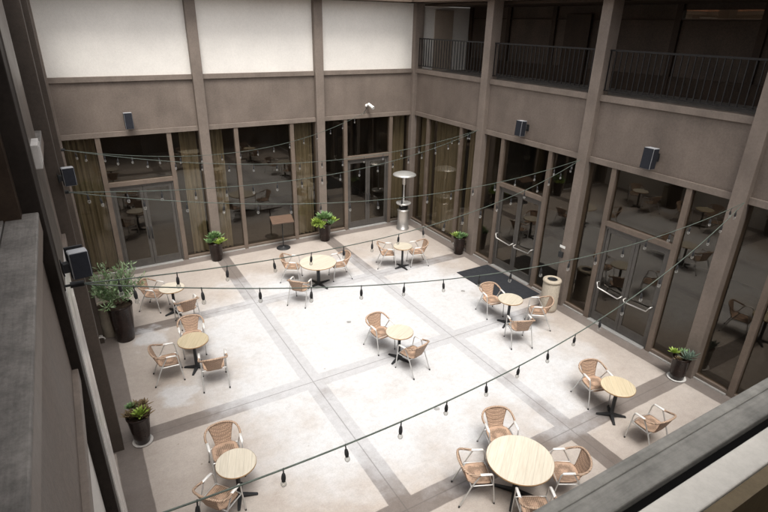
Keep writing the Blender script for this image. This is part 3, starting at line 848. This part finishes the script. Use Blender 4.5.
speaker((-11.225, -11.95, 5.27), PI + .14, (.145, .11, .235), 'largest looking black speaker on the left post, beside the cord hook', .04, 1)

c_ = thing('security_camera', 'white security camera on a short arm on the back wall band', 'camera', (-1.98, 0, 4.50))
b = MB(); b.lathe([(.055, 0), (.055, .02), (.03, .03)], 16, mtx=Matrix.Translation((0, -.002, .0)) @ Matrix.Rotation(PI / 2, 4, 'X')); b.build('wall_plate', M['camwhite'], c_)
b = MB(); b.tube([(0, -.02, 0), (.02, -.10, .03), (.04, -.15, .03)], .018, 8); b.build('arm', M['camwhite'], c_)
b = MB(); b.lathe([(0, -.13), (.045, -.13), (.055, -.11), (.055, .10), (.062, .105), (.062, .14), (.04, .14), (.038, .125), (0, .125)], 16,
                  mtx=Matrix.Translation((.06, -.20, .01)) @ Matrix.Rotation(math.radians(115), 4, Vector((1, .35, 0)))); b.build('camera_body', M['camwhite'], c_)
b = MB(); b.tube([(-.01, -.02, -.03), (-.04, -.04, -.12), (-.10, -.03, -.20), (-.12, -.02, -.27)], .007, 6); b.build('cable', M['rubber'], c_)

pl = thing('wall_plaque', 'small white plaque above a dark box on the post behind the trash bin', 'sign', (-.163, -7.80, 1.70))
b = MB(); b.box(-.008, 0, -.09, .09, -.035, .035); b.build('plate', M['camwhite'], pl, bevel=.002)
b = MB(); b.box(-.05, 0, -.07, .07, -.30, -.14); b.build('control_box', M['black'], pl, bevel=.006)

# ------------------------------------------------------------------ heater, stand, bin, mat
h = thing('patio_heater', 'stainless patio heater with wide silver dome in the back corner', 'heater', (-.86, -.88, 0))
b = MB(); b.lathe([(.24, 0), (.24, .05), (.21, .07), (.205, .72), (.23, .74), (.23, .78), (.12, .80)], 32); b.build('tank_housing', M['steel'], h)
b = MB(); b.lathe([(.24, 1.0), (.27, 1.0), (.28, 1.02), (.28, 1.05), (.25, 1.055), (0.05, 1.05), (0.05, 1.0)], 28); b.build('tray', M['alu'], h)
b = MB()
for k in range(4):
    a = k * PI / 2 + .5; b.tube([(.16 * math.cos(a), .16 * math.sin(a), .78), (.19 * math.cos(a), .19 * math.sin(a), 1.0)], .012, 6)
b.lathe([(.15, .80), (.15, .90), (.1, .92)], 20); b.build('valve_block', M['black'], h)
b = MB(); b.tube([(0, 0, .9), (0, 0, 1.95)], .033, 14); b.build('pole', M['alu'], h)
b = MB(); b.lathe([(.035, 1.72), (.075, 1.75), (.085, 1.95), (.10, 2.02), (.10, 2.06)], 20); b.build('burner', M['steel'], h)
b = MB(); b.lathe([(.425, 2.095), (.43, 2.10), (.42, 2.125), (.34, 2.165), (.22, 2.20), (.10, 2.222), (0, 2.23)], 40); b.lathe([(.42, 2.097), (.2, 2.15), (0, 2.17)], 40); b.build('dome', M['alu'], h)

st = thing('menu_stand', 'wooden slanted board on a thin pole with a black disc base', 'stand', (-5.50, -.56, 0), math.radians(-6))
b = MB(); b.lathe([(.235, .0), (.235, .02), (.20, .035), (.05, .045), (.045, .07), (0, .07)], 32); b.build('base', M['black'], st)
b = MB(); b.tube([(0, 0, .05), (0, 0, 1.02)], .019, 12); b.build('pole', M['black'], st)
b = MB(); b.box(-.37, .37, -.22, .22, -.016, .016, 0, Matrix.Translation((0, 0, 1.04)) @ Matrix.Rotation(math.radians(18), 4, 'X')); b.build('board', M['standwood'], st, bevel=.005)

bn = thing('trash_bin', 'beige round trash bin with a dark hole in its lid, against the post', 'bin', (-.62, -8.02, 0), 0)
b = MB(); b.lathe([(.20, 0), (.225, .02), (.23, .10), (.23, .84), (.225, .86)], 36); b.build('drum', M['binstone'], bn)
b = MB(); b.lathe([(.225, .86), (.245, .865), (.25, .89), (.24, .925), (.20, .94), (.135, .935), (.13, .90), (.125, .88)], 36); b.build('lid', M['beigepot'], bn)
b = MB(); b.lathe([(.0, .90), (.128, .90), (.133, .928), (.118, .932), (.112, .905)], 28); b.build('hole_liner', M['black'], bn)

b = MB(); b.box(-1.42, -.16, -7.28, -4.96, .003, .016); mt = b.build('doormat', M['carpet'], bevel=.005)
tag(mt, 'large charcoal doormat in front of the right wall doors', 'mat')
mt.data.materials.clear()
mt.data.materials.append(painted('charcoal_mat', (.030, .032, .037), .2, .9, 8, .8, 220, .15))

hb = thing('hose_bib', 'small brass and white tap low on the left wall behind the tall dark planter', 'tap', (-11.36, -4.55, .42))
b = MB(); b.tube([(-.09, 0, 0), (.0, 0, 0), (.05, 0, -.01), (.07, 0, -.06)], .016, 8); b.build('spout', M['steel'], hb)
b = MB(); b.lathe([(.035, .03), (.04, .04), (.035, .05)], 12); b.tube([(0, 0, 0), (0, 0, .04)], .008, 6); b.build('tap_wheel', M['steel'], hb)

# ------------------------------------------------------------------ planters and plants
def planter(x, y, rt, rb, hh, label, m, saucer=False, sm=None):
    p = thing('planter', label, 'planter', (x, y, 0), 0, 'planters round the court')
    z0 = .012 if saucer else 0
    b = MB(); b.lathe([(rb - .01, z0), (rb, z0 + .015), (rb + (rt - rb) * .5, hh * .5), (rt - .012, hh - .05), (rt, hh - .035), (rt, hh), (rt - .025, hh), (rt - .035, hh - .06)], 36); b.build('pot', m, p)
    b = MB(); n = 24; vs = [(0, 0, hh - .035)]; fs = []
    for k in range(n): vs.append(((rt - .03) * math.cos(2 * PI * k / n), (rt - .03) * math.sin(2 * PI * k / n), hh - .055))
    for k in range(n): fs.append((0, 1 + k, 1 + (k + 1) % n))
    b.add(vs, fs, 0, True); b.build('soil', M['soil'], p)
    if saucer:
        b = MB(); b.lathe([(0, .002), (rb + .03, .002), (rb + .055, .025), (rb + .045, .025), (rb + .025, .012), (0, .012)], 32); b.build('saucer', sm or M['concrete_white'], p)
    return p

def leaf(b, base, d, up, L, w_, mi=0, curl=.25, seg=4):
    """a pointed fleshy leaf from base along d, curling towards up"""
    d = d.normalized(); side = d.cross(up)
    if side.length < 1e-4: side = Vector((1, 0, 0))
    side.normalize(); nrm = side.cross(d).normalized()
    vs = []; fs = []
    for i in range(seg + 1):
        t = i / seg; c = base + d * L * t + nrm * curl * L * t * t
        ww = w_ * (.45 + 1.5 * t) * (1 - t) ** .75 if t < 1 else 0
        ww = max(ww, .0015)
        vs += [c - side * ww + nrm * ww * .35, c - nrm * ww * .15, c + side * ww + nrm * ww * .35]
    for i in range(seg):
        a = i * 3; fs += [(a, a + 1, a + 4, a + 3), (a + 1, a + 2, a + 5, a + 4)]
    b.add(vs, fs, mi, True)

def rosette(b, c, R_, n, w_, mi=0, flat=.35):
    for k in range(n):
        t = k / n; an = k * 2.399963 + random.uniform(-.15, .15)
        el = flat + (1.35 - flat) * t + random.uniform(-.1, .1)
        d = Vector((math.cos(an) * math.cos(el), math.sin(an) * math.cos(el), math.sin(el)))
        leaf(b, c, d, Vector((0, 0, 1)), R_ * (1 - .45 * t) * random.uniform(.85, 1.1), w_ * random.uniform(.85, 1.1), mi, .22)

def succulent(x, y, z, label, spec, name='succulent_plant', trail=None):
    b = MB()
    for (dx, dy, dz, R_, n, w_, mi, fl) in spec: rosette(b, Vector((dx, dy, dz)), R_, n, w_, mi, fl)
    if trail:
        for k in range(trail[0]):
            an = trail[1] + random.uniform(-.9, .9); r0 = .17
            p = Vector((r0 * math.cos(an), r0 * math.sin(an), .02)); d = Vector((math.cos(an), math.sin(an), .9)).normalized()
            for q in range(9):
                for s in range(2):
                    leaf(b, p, Vector((random.uniform(-1, 1), random.uniform(-1, 1), random.uniform(-.3, .8))), Vector((0, 0, 1)), random.uniform(.05, .09), .016, trail[2], .2, 3)
                p = p + d * .038; d = (d + Vector((0, 0, -.22))).normalized()
    o = b.build(name, [M['leafgreen'], M['leaflime'], M['leafblue'], M['leafred']], recalc=False)
    o.location = (x, y, z)
    return tag(o, label, 'plant', 'potted succulents')

planter(-7.75, -.50, .225, .165, .62, 'dark tapered planter by the post right of the left back door', M['glaze'])
succulent(-7.75, -.50, .60, 'bushy green and lime succulent beside the left back door',
          [(-.04, .02, .14, .30, 40, .042, 0, .2), (.18, -.10, .02, .24, 30, .04, 1, .2), (-.17, -.06, .04, .25, 30, .042, 0, .2), (.14, .1, .10, .26, 28, .04, 0, .3), (.05, -.18, 0.01, .22, 26, .036, 1, .2), (0, .0, .24, .22, 26, .036, 0, .3)])
planter(-3.95, -.58, .225, .165, .64, 'dark tapered planter at the post left of the back corner doors', M['glaze'])
succulent(-3.95, -.58, .62, 'large green rosette succulent with lime leaves spilling to the left',
          [(.0, .04, .16, .42, 44, .060, 0, .2), (.30, -.02, .04, .28, 34, .046, 1, .15), (-.30, -.04, .10, .27, 34, .046, 1, .2), (.16, -.18, .02, .24, 28, .042, 0, .2), (-.18, -.14, .04, .25, 28, .042, 1, .2), (.18, .1, .1, .28, 28, .045, 0, .3), (-.14, .1, .12, .28, 28, .045, 0, .3)], trail=(20, 3.3, 1))
planter(-.42, -3.76, .215, .155, .60, 'dark tapered planter against the right wall post nearest the corner', M['glaze'])
succulent(-.42, -3.76, .58, 'low green succulent in the planter on the right wall near the corner',
          [(0, 0, .02, .26, 30, .035, 0, .25), (.13, -.10, .02, .22, 22, .03, 0, .2), (-.12, .08, .02, .24, 24, .035, 1, .25), (-.1, -.12, .01, .2, 20, .03, 0, .2)])
planter(-.40, -11.66, .19, .145, .56, 'dark planter in a white ringed saucer against the right wall post', M['glaze'], True)
succulent(-.40, -11.66, .55, 'mixed succulent of lime, russet and blue grey rosettes by the right wall',
          [(-.11, .14, .07, .16, 30, .034, 1, .1), (.02, .0, .02, .14, 24, .028, 3, .2), (-.05, -.12, .03, .25, 30, .022, 2, .3), (.09, -.13, .04, .24, 26, .022, 2, .3), (.10, .06, .02, .17, 22, .024, 0, .3), (-.14, -.02, -.02, .13, 20, .024, 3, .0)])
planter(-11.0, -8.0, .205, .125, .62, 'dark tapered planter standing alone on a grey saucer on the left', M['glaze'], True, M['oldplastic'])
succulent(-11.0, -8.0, .60, 'russet and green clumped succulent in the lone left planter',
          [(random.uniform(-.16, .16), random.uniform(-.16, .16), .03 + random.uniform(0, .08), random.uniform(.13, .19), 28, .03, random.choice((3, 3, 3, 0, 1)), .1) for _ in range(17)])
planter(-10.86, -4.14, .29, .20, .96, 'tallest dark glazed planter holding the olive bush', M['glaze'])
planter(-11.15, -3.70, .25, .22, .80, 'beige planter half hidden behind the tall dark planter', M['beigepot'])

def bush(x, y, z, label):
    t = thing('olive_bush', label, 'plant', (x, y, z))
    wood = MB(); lv = MB()
    for k in range(38):
        an = random.uniform(0, 2 * PI); el = random.uniform(.25, 1.5); L = random.uniform(.60, 1.05)
        d = Vector((math.cos(an) * math.cos(el), math.sin(an) * math.cos(el), math.sin(el)))
        p = Vector((random.uniform(-.09, .09), random.uniform(-.09, .09), -.03)); pts = [p.copy()]
        for s in range(7):
            d = (d + Vector((random.uniform(-.22, .22), random.uniform(-.22, .22), random.uniform(-.10, .14)))).normalized()
            p = p + d * L / 7; pts.append(p.copy())
            if s >= 1:
                for q in range(11):
                    dd = (d * .6 + Vector((random.uniform(-1, 1), random.uniform(-1, 1), random.uniform(-.5, 1)))).normalized()
                    tw = p - d * random.uniform(0, L / 7) + dd * random.uniform(0, .09)
                    leaf(lv, tw, dd, Vector((random.uniform(-.4, .4), random.uniform(-.4, .4), 1)), random.uniform(.06, .11), random.uniform(.011, .018), random.choice((0, 0, 0, 1)), .1, 3)
        wood.tube(pts, [.010 - .001 * i for i in range(8)], 5)
    wood.build('stem', M['bark'], t); lv.build('foliage', [M['leafolive'], M['leafgreen']], t, recalc=False)
bush(-10.90, -4.12, 1.02, 'airy grey green olive bush in the tallest planter, behind the left table')

# ------------------------------------------------------------------ small things on the floor
for x, y, lab in ((-2.02, -6.05, 'small grey floor drain beside the doormat corner'), (-5.75, -6.02, 'small grey floor drain left of and behind the middle table'), (-5.72, -9.90, 'small grey floor drain behind the largest table')):
    d_ = MB(); d_.lathe([(0, .001), (.055, .001), (.058, .004), (.05, .006), (.045, .004), (0, .004)], 20)
    o = d_.build('floor_drain', M['alu']); o.location = (x, y, .0015); tag(o, lab, 'drain', 'floor drains')
